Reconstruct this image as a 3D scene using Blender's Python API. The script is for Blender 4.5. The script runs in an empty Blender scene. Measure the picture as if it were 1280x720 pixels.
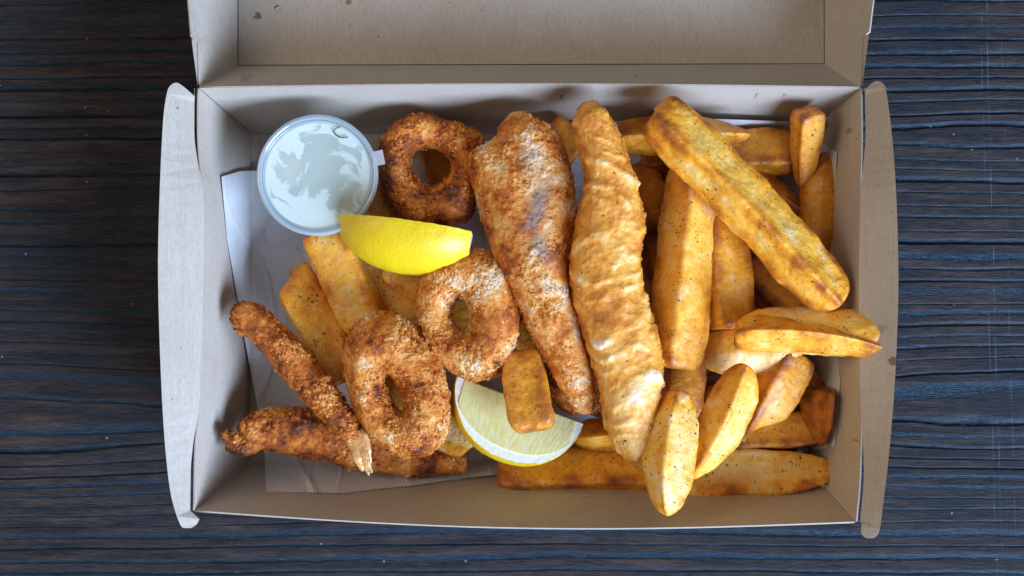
import bpy, math, random
import numpy as np
from mathutils import Vector, Matrix

random.seed(7); RNG = np.random.default_rng(7)
C = bpy.context.scene.collection
SC = bpy.context.scene
R = math.radians

# ------------------------------------------------------------------ camera, world, light
CH, CF = 60.0, 1903.0            # camera height in cm, focal length in photo pixels
cam_d = bpy.data.cameras.new('camera'); cam = bpy.data.objects.new('camera', cam_d); C.objects.link(cam)
cam_d.sensor_width = 36; cam_d.lens = CF / 1280 * 36
cam_d.clip_start = 0.02; cam_d.clip_end = 50
cam.location = (0, 0, CH * 0.01); cam.rotation_euler = (0, 0, 0)
SC.camera = cam
world = bpy.data.worlds.new('World'); SC.world = world; world.use_nodes = True
bgn = world.node_tree.nodes['Background']
bgn.inputs['Color'].default_value = (1.0, 0.95, 0.92, 1); bgn.inputs['Strength'].default_value = 0.185

def area(name, loc, target, size, energy, color):
    l = bpy.data.lights.new(name, 'AREA'); l.shape = 'RECTANGLE'; l.size, l.size_y = size
    l.energy = energy; l.color = color
    o = bpy.data.objects.new(name, l); C.objects.link(o); o.location = loc
    o.rotation_euler = (Vector(target) - Vector(loc)).to_track_quat('-Z', 'Y').to_euler()
    return o
area('window_light', (1.10, -1.08, 0.92), (0, 0, 0.02), (1.05, 0.90), 88, (0.54, 0.71, 1.0))
area('room_light', (-1.05, 0.25, 1.15), (0, 0, 0.02), (0.8, 0.8), 7, (1.0, 0.82, 0.62))
SC.view_settings.view_transform = 'Standard'; SC.view_settings.look = 'None'
SC.view_settings.exposure = 0.0; SC.view_settings.gamma = 1.0
SC.render.engine = 'CYCLES'
SC.cycles.use_denoising = True
SC.cycles.max_bounces = 8; SC.cycles.diffuse_bounces = 4; SC.cycles.transparent_max_bounces = 10

# ------------------------------------------------------------------ numeric helpers (all in cm)
S = 0.01
def at(px, py, z):
    """photo pixel on the horizontal plane z (cm) -> world point in cm"""
    k = (CH - z) / CF
    return np.array([(px - 640) * k, (360 - py) * k, z], float)
def ln(z): return (CH - z) / CF

_perm = np.random.default_rng(3).permutation(256); _perm = np.concatenate([_perm, _perm, _perm])
_g = np.random.default_rng(5).normal(size=(256, 3)); _g /= np.linalg.norm(_g, axis=1)[:, None]
def _hash(i): return _perm[_perm[_perm[i[:, 0] & 255] + (i[:, 1] & 255)] + (i[:, 2] & 255)]
def perlin(P):
    i = np.floor(P).astype(int); f = P - i; u = f * f * f * (f * (f * 6 - 15) + 10)
    out = 0
    for dx in (0, 1):
        for dy in (0, 1):
            for dz in (0, 1):
                d = np.array([dx, dy, dz]); g = _g[_hash(i + d)]
                w = (u[:, 0] if dx else 1 - u[:, 0]) * (u[:, 1] if dy else 1 - u[:, 1]) * (u[:, 2] if dz else 1 - u[:, 2])
                out = out + w * np.einsum('ij,ij->i', g, f - d)
    return out * 1.6
def fbm(P, freq, octv=3, gain=.5):
    o, a = 0, 1.0; P = P * freq
    for k in range(octv):
        o = o + a * perlin(P + 17.3 * k); P = P * 2.03; a *= gain
    return o
_r4 = np.random.default_rng(9).random((256, 4))
def worley(P, freq):
    """F1 distance and random id of the nearest cell"""
    P = P * freq; i = np.floor(P).astype(int)
    best = np.full(len(P), 9.0); bid = np.zeros(len(P)); sec = np.full(len(P), 9.0)
    for dx in (-1, 0, 1):
        for dy in (-1, 0, 1):
            for dz in (-1, 0, 1):
                c = i + np.array([dx, dy, dz]); h = _r4[_hash(c)]
                d = np.linalg.norm(c + h[:, :3] - P, axis=1)
                m = d < best
                sec = np.where(m, best, np.minimum(sec, d)); best = np.where(m, d, best); bid = np.where(m, h[:, 3], bid)
    return best, bid, sec - best
def sstep(x, a, b):
    t = np.clip((x - a) / (b - a), 0, 1); return t * t * (3 - 2 * t)

def mesh_obj(name, V, F, mat, parent=None, attrs=None, smooth=True, origin=None):
    """V in cm; F list of int arrays (n,3) / (n,4)"""
    V = np.asarray(V, float)
    if origin is None: origin = np.array([V[:, 0].mean(), V[:, 1].mean(), V[:, 2].min()])
    if parent is not None: origin = parent['_o']
    me = bpy.data.meshes.new(name)
    idx, st, tot, n = [], [], [], 0
    for f in F:
        f = np.asarray(f, int)
        if not len(f): continue
        k = f.shape[1]; idx.append(f.ravel()); st.append(n + np.arange(len(f)) * k); tot.append(np.full(len(f), k)); n += f.size
    idx = np.concatenate(idx); st = np.concatenate(st); tot = np.concatenate(tot)
    me.vertices.add(len(V)); me.vertices.foreach_set('co', ((V - origin) * S).astype('f').ravel())
    me.loops.add(len(idx)); me.loops.foreach_set('vertex_index', idx.astype('i'))
    me.polygons.add(len(st)); me.polygons.foreach_set('loop_start', st.astype('i'))
    me.update(calc_edges=True); me.validate()
    me.polygons.foreach_set('use_smooth', np.full(len(me.polygons), smooth))
    for k, a in (attrs or {}).items():
        at_ = me.attributes.new(k, 'FLOAT', 'POINT'); at_.data.foreach_set('value', np.asarray(a, 'f'))
    me.materials.append(mat)
    o = bpy.data.objects.new(name, me); C.objects.link(o)
    if parent is not None: o.parent = parent
    else: o.location = origin * S
    return o
def empty(name, origin, label, cat, group=None):
    o = bpy.data.objects.new(name, None); C.objects.link(o); o.empty_display_size = .01
    o.location = np.asarray(origin) * S; o['_o'] = [float(v) for v in origin]
    o['label'] = label; o['category'] = cat
    if group: o['group'] = group
    return o
def tag(o, label=None, cat=None, group=None, kind=None):
    for k, v in (('label', label), ('category', cat), ('group', group), ('kind', kind)):
        if v: o[k] = v
    return o
def grid_faces(nu, nv, wrap_v=False, wrap_u=False):
    iu = np.arange(nu if wrap_u else nu - 1); iv = np.arange(nv if wrap_v else nv - 1)
    a, b = np.meshgrid(iu, iv, indexing='ij'); a = a.ravel(); b = b.ravel()
    a2 = (a + 1) % nu; b2 = (b + 1) % nv
    return np.stack([a * nv + b, a2 * nv + b, a2 * nv + b2, a * nv + b2], 1)
def grid_normals(G, wrap_v=False, wrap_u=False):
    if wrap_v: dv = np.roll(G, -1, 1) - np.roll(G, 1, 1)
    else: dv = np.gradient(G, axis=1)
    if wrap_u: du = np.roll(G, -1, 0) - np.roll(G, 1, 0)
    else: du = np.gradient(G, axis=0)
    n = np.cross(du, dv); l = np.linalg.norm(n, axis=2, keepdims=True); return n / np.maximum(l, 1e-9)
def sheet(name, G, thick, mat, parent, down=(0, 0, -1), attrs=None, smooth=True, nrm=None):
    """a grid of points made into a closed thin board"""
    nu, nv = G.shape[:2]; n = grid_normals(G) if nrm is None else nrm
    sgn = np.sign((n * np.array(down)).sum(2).mean()); n = n * sgn
    T = G.reshape(-1, 3); B = (G + n * thick).reshape(-1, 3); N = nu * nv
    f = grid_faces(nu, nv); F = [f, f[:, ::-1] + N]
    ring = np.concatenate([np.arange(nv), np.arange(1, nu) * nv + nv - 1, (nu - 1) * nv + np.arange(nv - 2, -1, -1), np.arange(nu - 2, 0, -1) * nv])
    r2 = np.roll(ring, -1)
    # own vertices for the rim, so it shades as a cut edge
    V = np.concatenate([T, B, T[ring], B[ring]]); m = len(ring); k = np.arange(m); k2 = (k + 1) % m
    F.append(np.stack([2 * N + k, 2 * N + k2, 2 * N + m + k2, 2 * N + m + k], 1))
    if attrs: attrs = {a: np.concatenate([v, v, v[ring], v[ring]]) for a, v in attrs.items()}
    return mesh_obj(name, V, F, mat, parent, attrs, smooth)
def poly_sheet(name, pts, thick, mat, parent):
    """closed outline (n,3), nearly flat -> board with thickness"""
    pts = np.asarray(pts, float); n = len(pts); V = np.concatenate([pts, pts - [0, 0, thick], pts, pts - [0, 0, thick]])
    from mathutils.geometry import tessellate_polygon
    tri = np.array(tessellate_polygon([[Vector((p[0], p[1], 0)) for p in pts]])).reshape(-1, 3)
    k = np.arange(n); k2 = (k + 1) % n
    F = [tri, tri[:, ::-1] + n, np.stack([2 * n + k, 2 * n + k2, 3 * n + k2, 3 * n + k], 1)]
    return mesh_obj(name, V, F, mat, parent, smooth=False)
def spline(pts, n):
    """Catmull-Rom through control points (k,d) -> (n,d)"""
    P = np.asarray(pts, float); k = len(P); Q = np.vstack([2 * P[0] - P[1], P, 2 * P[-1] - P[-2]])
    t = np.linspace(0, k - 1 - 1e-9, n); i = t.astype(int); f = (t - i)[:, None]
    a, b, c, d = Q[i], Q[i + 1], Q[i + 2], Q[i + 3]
    return .5 * ((2 * b) + (c - a) * f + (2 * a - 5 * b + 4 * c - d) * f ** 2 + (3 * b - a - 3 * c + d) * f ** 3)

# ------------------------------------------------------------------ node helpers
class NT:
    def __init__(s, name):
        s.m = bpy.data.materials.new(name); s.m.use_nodes = True; s.t = s.m.node_tree; s.t.nodes.clear()
        s.out = s.t.nodes.new('ShaderNodeOutputMaterial')
    def n(s, ty, ins=None, **props):
        x = s.t.nodes.new(ty)
        for k, v in props.items(): setattr(x, k, v)
        for k, v in (ins or {}).items(): s.set(x.inputs[k], v)
        return x
    def set(s, sock, v):
        if isinstance(v, bpy.types.NodeSocket): s.t.links.new(v, sock)
        else:
            try: sock.default_value = v
            except Exception: sock.default_value = (*v, 1)
    def math(s, op, a, b=0.0, c=0.0, clamp=False):
        x = s.n('ShaderNodeMath', operation=op, use_clamp=clamp)
        for i, v in enumerate((a, b, c)): s.set(x.inputs[i], v)
        return x.outputs[0]
    def mix(s, f, a, b, mode='MIX'):
        x = s.n('ShaderNodeMix', data_type='RGBA', blend_type=mode)
        s.set(x.inputs[0], f); s.set(x.inputs[6], a if isinstance(a, bpy.types.NodeSocket) else (*a, 1)); s.set(x.inputs[7], b if isinstance(b, bpy.types.NodeSocket) else (*b, 1))
        return x.outputs[2]
    def coord(s, scale=(1, 1, 1), loc=(0, 0, 0), kind='Object'):
        tc = s.n('ShaderNodeTexCoord'); mp = s.n('ShaderNodeMapping', {'Vector': tc.outputs[kind], 'Scale': scale, 'Location': loc})
        return mp.outputs[0]
    def noise(s, vec, scale, detail=3, rough=.55, dist=0):
        return s.n('ShaderNodeTexNoise', {'Vector': vec, 'Scale': scale, 'Detail': detail, 'Roughness': rough, 'Distortion': dist}).outputs[0]
    def vor(s, vec, scale, feature='F1', rnd=1.0):
        return s.n('ShaderNodeTexVoronoi', {'Vector': vec, 'Scale': scale, 'Randomness': rnd}, feature=feature)
    def ramp(s, fac, stops, interp='LINEAR'):
        r = s.n('ShaderNodeValToRGB', {'Fac': fac}); cr = r.color_ramp; cr.interpolation = interp
        while len(cr.elements) < len(stops): cr.elements.new(.5)
        for e, (p, c) in zip(cr.elements, stops):
            e.position = p; e.color = (*c, 1) if hasattr(c, '__len__') else (c, c, c, 1)
        return r.outputs[0]
    def attr(s, name): return s.n('ShaderNodeAttribute', attribute_name=name).outputs['Fac']
    def maprange(s, v, a, b, c=0., d=1.):
        return s.n('ShaderNodeMapRange', {0: v, 1: a, 2: b, 3: c, 4: d}, clamp=True).outputs[0]
    def bump(s, h, dist, strength=1.0, prev=None):
        i = {'Height': h, 'Distance': dist, 'Strength': strength}
        if prev is not None: i['Normal'] = prev
        return s.n('ShaderNodeBump', i).outputs[0]
    def bsdf(s, **kw):
        x = s.n('ShaderNodeBsdfPrincipled')
        for k, v in kw.items(): s.set(x.inputs[k.replace('_', ' ')], v)
        return x
    def done(s, sh):
        s.t.links.new(sh, s.out.inputs[0]); return s.m

# ------------------------------------------------------------------ materials
def mat_wood():
    t = NT('dark_stained_wood'); g = t.attr('groove'); late = t.attr('late')
    v = t.coord((1, 9, 1)); v2 = t.coord((1, 22, 1)); vi = t.coord()
    n1 = t.noise(v, 30, 5, .6); n2 = t.noise(v2, 160, 3, .6); n3 = t.noise(vi, 14, 3)
    base = t.ramp(t.math('ADD', t.math('MULTIPLY', n1, .6), t.math('MULTIPLY', n2, .45)),
                  [(.30, (.006, .006, .009)), (.46, (.024, .019, .019)), (.60, (.062, .044, .038)), (.78, (.130, .092, .074))])
    base = t.mix(t.math('MULTIPLY', late, .85), base, (.006, .016, .030))
    base = t.mix(t.maprange(g, .15, .75), base, (.002, .005, .009))
    base = t.mix(t.maprange(n3, .42, .66, 0, .55), base, (.014, .020, .028))
    # pale scratches and dust
    d = t.vor(vi, 120); spk = t.math('MULTIPLY', t.math('LESS_THAN', d.outputs['Distance'], .055), t.math('GREATER_THAN', t.n('ShaderNodeSeparateColor', {0: d.outputs['Color']}).outputs[0], .72))
    base = t.mix(t.math('MULTIPLY', spk, .6), base, (.30, .34, .36))
    sp = t.n('ShaderNodeSeparateXYZ', {0: vi}); wx = t.math('ADD', sp.outputs[0], t.math('MULTIPLY', t.noise(vi, 22, 2), .002))
    wy = t.math('ADD', t.math('MULTIPLY', sp.outputs[1], .028), wx)
    scr = None
    for x0, wd in ((.1912, .00016), (.1889, .00012), (.1968, .00010)):
        l = t.math('LESS_THAN', t.math('ABSOLUTE', t.math('SUBTRACT', wy, x0)), wd)
        l = t.math('MULTIPLY', l, t.maprange(t.noise(t.coord((3, 1, 1), (x0 * 30, 0, 0)), 55, 3), .46, .60))
        scr = l if scr is None else t.math('MAXIMUM', scr, l)
    base = t.mix(t.math('MULTIPLY', scr, .6), base, (.12, .16, .21))
    h = t.math('ADD', t.math('MULTIPLY', n2, .6), t.math('MULTIPLY', t.noise(t.coord((1, 6, 1)), 500, 3), .4))
    nb = t.bump(h, .0010, .9)
    b = t.bsdf(Base_Color=base, Roughness=t.math('SUBTRACT', t.maprange(n1, .3, .7, .46, .60), t.math('MULTIPLY', late, .14)), Normal=nb); t.set(b.inputs['Specular IOR Level'], t.math('MULTIPLY', t.maprange(late, 0, .6, .22, .66), t.maprange(n2, .32, .66, .45, 1.25))); b.inputs['Specular Tint'].default_value = (.40, .70, 1, 1)  # blue of the window's highlights along the grooves is put into the specular tint
    b.inputs['Coat Weight'].default_value = .10; b.inputs['Coat Roughness'].default_value = .30
    return t.done(b.outputs[0])
def mat_kraft(name, spots=(), tint=(1, 1, 1), dens=.5):
    t = NT(name); v = t.coord(kind='Object'); geo = t.n('ShaderNodeNewGeometry').outputs['Position']
    f1 = t.noise(t.n('ShaderNodeMapping', {'Vector': geo, 'Scale': (1, .35, 1)}).outputs[0], 1500, 4, .75)
    f2 = t.noise(geo, 60, 3); f3 = t.noise(t.n('ShaderNodeMapping', {'Vector': geo, 'Scale': (1, .05, 1)}).outputs[0], 900, 2)
    c = t.ramp(t.math('ADD', t.math('MULTIPLY', f1, .75), t.math('MULTIPLY', f3, .25)),
               [(.28, (.375, .325, .272)), (.5, (.475, .415, .352)), (.72, (.560, .500, .435))])
    c = t.mix(t.maprange(f2, .4, .75, 0, .25), c, (.36, .28, .20))
    # fibre flecks
    d = t.vor(geo, 330); fl = t.math('MULTIPLY', t.math('LESS_THAN', d.outputs['Distance'], .13), t.math('GREATER_THAN', t.n('ShaderNodeSeparateColor', {0: d.outputs['Color']}).outputs[1], .90))
    c = t.mix(t.math('MULTIPLY', fl, .5), c, (.14, .09, .06))
    wob = t.noise(geo, 420, 3)
    for (x, y, r, a) in spots:                     # grease spots and crumbs of dirt
        dd = t.n('ShaderNodeVectorMath', {0: geo, 1: (x * S, y * S, 0)}, operation='SUBTRACT').outputs[0]
        dd = t.n('ShaderNodeVectorMath', {0: dd, 1: (1, 1, 0)}, operation='MULTIPLY').outputs[0]
        ln_ = t.n('ShaderNodeVectorMath', {0: dd}, operation='LENGTH').outputs['Value']
        m = t.math('LESS_THAN', t.math('ADD', ln_, t.math('MULTIPLY', t.math('SUBTRACT', wob, .5), r * S * 2.4)), r * S)
        c = t.mix(t.math('MULTIPLY', m, a), c, (.10, .075, .05))
    nb = t.bump(f1, .00012, .6)
    b = t.bsdf(Base_Color=c, Roughness=.62, Normal=nb); b.inputs['Specular IOR Level'].default_value = .35
    return t.done(b.outputs[0])
def mat_edge():
    t = NT('cut_board_edge'); b = t.bsdf(Base_Color=(.66, .62, .56), Roughness=.8); return t.done(b.outputs[0])
def mat_fry():
    t = NT('fried_potato'); v = t.coord(); br = t.attr('brown')
    n1 = t.noise(v, 130, 4, .6); n2 = t.noise(v, 620, 4, .65); n3 = t.noise(v, 45, 2)
    f = t.math('ADD', br, t.math('MULTIPLY', t.math('SUBTRACT', n1, .5), .50)); f = t.math('ADD', f, t.math('MULTIPLY', t.math('SUBTRACT', n2, .5), .42))
    f = t.math('ADD', f, t.math('MULTIPLY', t.math('SUBTRACT', n3, .5), .28), clamp=True)
    c = t.ramp(f, [(.0, (.90, .64, .30)), (.20, (.92, .515, .075)), (.38, (.84, .345, .014)), (.58, (.54, .17, .013)), (.78, (.30, .085, .008)), (1., (.11, .03, .006))])
    vv = t.vor(v, 760); rnd = t.n('ShaderNodeSeparateColor', {0: vv.outputs['Color']})
    spk = t.math('MULTIPLY', t.math('LESS_THAN', vv.outputs['Distance'], .26), t.math('GREATER_THAN', t.math('ADD', rnd.outputs[0], t.math('MULTIPLY', n3, .3)), 1.02))
    c = t.mix(t.math('MULTIPLY', t.maprange(t.noise(t.coord((1, 1, 1), (.4, .2, .1)), 170, 4, .7), .56, .66), t.maprange(br, .5, .2, 0, .6)), c, (.88, .74, .50))
    c = t.mix(t.math('MULTIPLY', spk, .7), c, (.13, .06, .012))
    v3 = t.vor(v, 240); bl = t.maprange(v3.outputs['Distance'], .1, .45, .0, 1.)
    h = t.math('ADD', t.math('MULTIPLY', n2, .7), t.math('MULTIPLY', bl, .25)); nb = t.bump(h, .0007, .8)
    nb = t.bump(t.noise(v, 2600, 2), .00012, .8, nb)
    b = t.bsdf(Base_Color=c, Roughness=t.maprange(n2, .3, .7, .34, .6), Normal=nb)
    b.inputs['Subsurface Weight'].default_value = .18; b.inputs['Subsurface Radius'].default_value = (1, .5, .2); b.inputs['Subsurface Scale'].default_value = .0025
    b.inputs['Coat Weight'].default_value = .18; b.inputs['Coat Roughness'].default_value = .28
    return t.done(b.outputs[0])
def mat_crumb():
    t = NT('fried_crumb_coating'); v = t.coord(); br = t.attr('brown')
    n1 = t.noise(v, 110, 4, .6); n2 = t.noise(v, 700, 4, .7)
    vv = t.vor(v, 560); rnd = t.n('ShaderNodeSeparateColor', {0: vv.outputs['Color']}).outputs[0]
    f = t.math('ADD', br, t.math('MULTIPLY', t.math('SUBTRACT', n1, .5), 1.1)); f = t.math('ADD', f, t.math('MULTIPLY', t.math('SUBTRACT', n2, .5), .40))
    f = t.math('ADD', f, t.math('MULTIPLY', t.math('SUBTRACT', rnd, .5), .16), clamp=True)
    c = t.ramp(f, [(.0, (.90, .64, .42)), (.18, (.86, .45, .14)), (.36, (.76, .275, .040)), (.58, (.54, .135, .013)), (.80, (.22, .048, .007)), (1., (.07, .016, .005))])
    c = t.mix(t.math('MULTIPLY', t.attr('skin'), .75), c, (.25, .24, .23))
    nb = t.bump(n2, .0009, .9); nb = t.bump(t.noise(v, 2500, 2), .00025, .8, nb)
    b = t.bsdf(Base_Color=c, Roughness=t.maprange(n2, .3, .7, .36, .62), Normal=nb)
    b.inputs['Specular IOR Level'].default_value = .32; b.inputs['Subsurface Weight'].default_value = .12; b.inputs['Subsurface Radius'].default_value = (1, .45, .2); b.inputs['Subsurface Scale'].default_value = .002
    b.inputs['Coat Weight'].default_value = .10; b.inputs['Coat Roughness'].default_value = .25
    return t.done(b.outputs[0])
def mat_batter():
    t = NT('smooth_fried_batter'); v = t.coord(); br = t.attr('brown')
    n1 = t.noise(v, 95, 4, .6, .6); n2 = t.noise(v, 420, 4, .6)
    f = t.math('ADD', br, t.math('MULTIPLY', t.math('SUBTRACT', n1, .5), .7)); f = t.math('ADD', f, t.math('MULTIPLY', t.math('SUBTRACT', n2, .5), .35), clamp=True)
    c = t.ramp(f, [(.0, (.92, .72, .52)), (.2, (.90, .56, .20)), (.42, (.86, .40, .060)), (.62, (.60, .20, .018)), (.82, (.30, .09, .012)), (1., (.12, .035, .008))])
    h = t.math('ADD', n2, t.math('MULTIPLY', t.noise(v, 1500, 3), .35)); nb = t.bump(h, .0006, .7)
    b = t.bsdf(Base_Color=c, Roughness=t.maprange(n2, .3, .7, .38, .60), Normal=nb)
    b.inputs['Subsurface Weight'].default_value = .2; b.inputs['Subsurface Radius'].default_value = (1, .5, .22); b.inputs['Subsurface Scale'].default_value = .003
    b.inputs['Coat Weight'].default_value = .04; b.inputs['Coat Roughness'].default_value = .25
    return t.done(b.outputs[0])
def mat_simple(name, col, rough=.5, sss=0, bump=None, var=0, coat=0, spec=.5):
    t = NT(name); v = t.coord(); c = col
    if var: c = t.mix(t.maprange(t.noise(v, 260, 3), .35, .65, 0, var), col, tuple(x * .45 for x in col))
    kw = dict(Base_Color=c, Roughness=rough)
    if bump: kw['Normal'] = t.bump(t.noise(v, bump[0], 3), bump[1], .8)
    b = t.bsdf(**kw); b.inputs['Specular IOR Level'].default_value = spec
    if sss: b.inputs['Subsurface Weight'].default_value = sss; b.inputs['Subsurface Radius'].default_value = (1, .8, .4); b.inputs['Subsurface Scale'].default_value = .003
    if coat: b.inputs['Coat Weight'].default_value = coat; b.inputs['Coat Roughness'].default_value = .15
    return t.done(b.outputs[0])
def mat_paper():
    t = NT('greaseproof_paper'); geo = t.n('ShaderNodeNewGeometry').outputs['Position']
    n1 = t.noise(geo, 90, 4); n2 = t.noise(geo, 900, 3)
    c = t.mix(t.maprange(n1, .35, .7, 0, .5), (.86, .87, .90), (.74, .76, .80)); c = t.mix(t.maprange(n2, .4, .6, 0, .12), c, (.4, .4, .42))
    nb = t.bump(t.noise(geo, 160, 3), .0008, .5)
    d = t.n('ShaderNodeBsdfDiffuse', {'Color': c, 'Normal': nb}).outputs[0]; tr = t.n('ShaderNodeBsdfTranslucent', {'Color': c, 'Normal': nb}).outputs[0]
    gl = t.n('ShaderNodeBsdfGlossy', {'Color': (.9, .9, .9, 1), 'Roughness': .35, 'Normal': nb}).outputs[0]
    m = t.n('ShaderNodeMixShader', {0: .2, 1: d, 2: tr}).outputs[0]; m = t.n('ShaderNodeMixShader', {0: .06, 1: m, 2: gl}).outputs[0]
    m = t.n('ShaderNodeMixShader', {0: .08, 1: m, 2: t.n('ShaderNodeBsdfTransparent').outputs[0]}).outputs[0]
    return t.done(m)
def mat_lid_film(cx, cy):
    """clear plastic, fogged by condensation except where the sauce has touched it"""
    t = NT('fogged_clear_plastic'); geo = t.n('ShaderNodeNewGeometry').outputs['Position']
    d = t.n('ShaderNodeVectorMath', {0: geo, 1: (cx * S, cy * S, 0)}, operation='SUBTRACT').outputs[0]
    d = t.n('ShaderNodeVectorMath', {0: d, 1: (.85, 1.05, 0)}, operation='MULTIPLY').outputs[0]
    r = t.n('ShaderNodeVectorMath', {0: d}, operation='LENGTH').outputs['Value']
    n = t.noise(geo, 95, 5, .5, 1.2)
    k = t.math('ADD', t.math('MULTIPLY', r, -62), t.math('MULTIPLY', n, 2.6))     # wet patch near the middle with ragged edge
    wet = t.maprange(k, .46, .66)
    geo2 = t.n('ShaderNodeVectorMath', {0: geo, 1: (.31, .17, 0)}, operation='ADD').outputs[0]
    fog = t.math('SUBTRACT', t.math('ADD', .68, t.math('MULTIPLY', t.noise(geo2, 70, 3), .2)), t.math('MULTIPLY', wet, .40))
    nb = t.bump(t.noise(geo, 700, 2), .0001, .5)
    base = t.n('ShaderNodeBsdfDiffuse', {'Color': (.76, .88, .86, 1)}).outputs[0]
    tr = t.n('ShaderNodeBsdfTransparent', {'Color': (.93, .96, .96, 1)}).outputs[0]
    gl = t.n('ShaderNodeBsdfGlossy', {'Color': (1, 1, 1, 1), 'Roughness': .12, 'Normal': nb}).outputs[0]
    m = t.n('ShaderNodeMixShader', {0: fog, 1: tr, 2: base}).outputs[0]
    m = t.n('ShaderNodeMixShader', {0: .07, 1: m, 2: gl}).outputs[0]
    return t.done(m)
def mat_plastic(name, alpha, col):
    t = NT(name)
    base = t.n('ShaderNodeBsdfDiffuse', {'Color': (*col, 1)}).outputs[0]; tr = t.n('ShaderNodeBsdfTransparent', {'Color': (.92, .95, .97, 1)}).outputs[0]
    gl = t.n('ShaderNodeBsdfGlossy', {'Color': (1, 1, 1, 1), 'Roughness': .1}).outputs[0]
    m = t.n('ShaderNodeMixShader', {0: alpha, 1: tr, 2: base}).outputs[0]; m = t.n('ShaderNodeMixShader', {0: .12, 1: m, 2: gl}).outputs[0]
    return t.done(m)
def mat_rind():
    t = NT('lemon_rind'); v = t.coord(); vv = t.vor(v, 620); n = t.noise(v, 60, 3)
    c = t.mix(t.maprange(n, .35, .7), (.84, .62, .010), (.78, .50, .006)); c = t.mix(t.maprange(vv.outputs['Distance'], .0, .35, .35, 0), c, (.70, .45, .005))
    nb = t.bump(t.maprange(vv.outputs['Distance'], 0, .5), .00014, .6)
    b = t.bsdf(Base_Color=c, Roughness=.45, Normal=nb); b.inputs['Coat Weight'].default_value = .1
    b.inputs['Subsurface Weight'].default_value = .12; b.inputs['Subsurface Scale'].default_value = .002
    return t.done(b.outputs[0])
def mat_pulp():
    t = NT('lemon_pulp'); f = t.attr('fibre'); v = t.coord(); n = t.noise(v, 300, 3)
    c = t.mix(f, (.82, .74, .22), (.93, .88, .44)); c = t.mix(t.maprange(n, .4, .7, 0, .4), c, (.74, .66, .15))
    nb = t.bump(t.math('ADD', f, t.math('MULTIPLY', n, .5)), .0006, .7)
    b = t.bsdf(Base_Color=c, Roughness=.18, Normal=nb); b.inputs['Subsurface Weight'].default_value = .4
    b.inputs['Subsurface Radius'].default_value = (1, .95, .5); b.inputs['Subsurface Scale'].default_value = .004; b.inputs['Coat Weight'].default_value = .5
    return t.done(b.outputs[0])
M_WOOD = mat_wood(); M_FRY = mat_fry(); M_CRUMB = mat_crumb(); M_BATTER = mat_batter(); M_PAPER = mat_paper()
M_PITH = mat_simple('lemon_pith', (.90, .86, .66), .5, .3, (500, .0003)); M_RIND = mat_rind(); M_PULP = mat_pulp()
M_HERB = mat_simple('dried_herb', (.055, .070, .014), .7, var=.8); M_GREEN = mat_simple('fresh_green_herb', (.05, .13, .03), .45)
M_SPICE = mat_simple('pepper_and_spice', (.09, .035, .012), .7)
M_SAUCE = mat_simple('creamy_sauce', (.50, .58, .48), .4, 0, (400, .0008))
M_TAIL = mat_simple('prawn_tail_shell', (.80, .40, .14), .28, .25, (350, .0010), var=.9, coat=.5)
M_SALT = mat_simple('salt_crystal', (.8, .8, .8), .3)

# ------------------------------------------------------------------ table
def table():
    nx, ny = 250, 1500; X = np.linspace(-24, 24, nx); Y = np.linspace(-14.5, 14.5, ny)
    gx, gy = np.meshgrid(X, Y, indexing='ij'); P = np.stack([gx.ravel(), gy.ravel(), np.zeros(gx.size)], 1)
    w = perlin(P * [.055, .16, 0] + [3.1, 7.7, .5]) * .34 + perlin(P * [.16, .40, 0] + [9.2, 1.3, .5]) * .16 + perlin(P * [.5, 1.1, 0] + [2, 4, .5]) * .07 + perlin(P * [1.6, 3, 0] + [5, 4, .5]) * .035
    x, y = P[:, 0], P[:, 1]
    # two broad cathedral figures where the growth rings run wide
    lob = lambda cx, cy, sx, sy: np.exp(-((x - cx) / sx) ** 2 - ((y - cy) / sy) ** 2)
    ys = y - .72 * (y + 5.0) * lob(-20, -5.0, 9, 2.6) - .66 * (y + 4.3) * lob(19.5, -4.3, 9, 2.1) - .35 * (y - 6.0) * lob(20, 6.0, 5, 1.4) - .3 * (y - 3.5) * lob(-17, 3.5, 6, 1.2)
    s = ys * 2.0 + w * 1.0 + .22 * perlin(np.stack([x * .02, y * 1.7, x * 0], 1)) - .35 * lob(19.5, -4.3, 3.5, 1.0) * x * .05
    ph = s - np.floor(s); idr = _r4[_hash(np.stack([np.floor(s).astype(int), np.zeros(len(s), int), np.zeros(len(s), int)], 1))]
    depth = .22 + .95 * idr[:, 0] ** 1.3 ; depth = depth * (.75 + .5 * perlin(np.stack([x * .13, s * .9, x * 0], 1)))
    depth = depth * (1 - .55 * np.clip(lob(-20, -4, 9, 1.8), 0, 1))
    # asymmetric ring: gentle fall, abrupt wall
    wd = .055 + .15 * idr[:, 2] * (.5 + idr[:, 1])
    g = np.where(ph > .5, np.exp(-((ph - .5) / (wd * 1.25)) ** 2), np.exp(-((.5 - ph) / (wd * .40)) ** 2))
    fine = fbm(P * [.35, 5.5, 1], 1.0, 3, .6)
    z = -.115 * g * depth - .012 * np.abs(fine) + .02 * perlin(P * [.1, .3, 0])
    z = z - z.max() - .002
    far = 300.
    V = np.stack([x, y, z], 1).reshape(nx, ny, 3)
    # stretch the outermost rows outwards so the top runs on past the frame
    V[0, :, 0] = -far; V[-1, :, 0] = far; V[:, 0, 1] = -far; V[:, -1, 1] = far; V = V.reshape(-1, 3)
    o = mesh_obj('table_top', V, [grid_faces(nx, ny)], M_WOOD, attrs={'groove': np.clip(g * depth, 0, 1), 'late': sstep(g, .05, .5)}, origin=np.zeros(3))
    tag(o, kind='structure', label='dark stained wooden table top with deep horizontal grain')
    return o
table()

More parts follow.
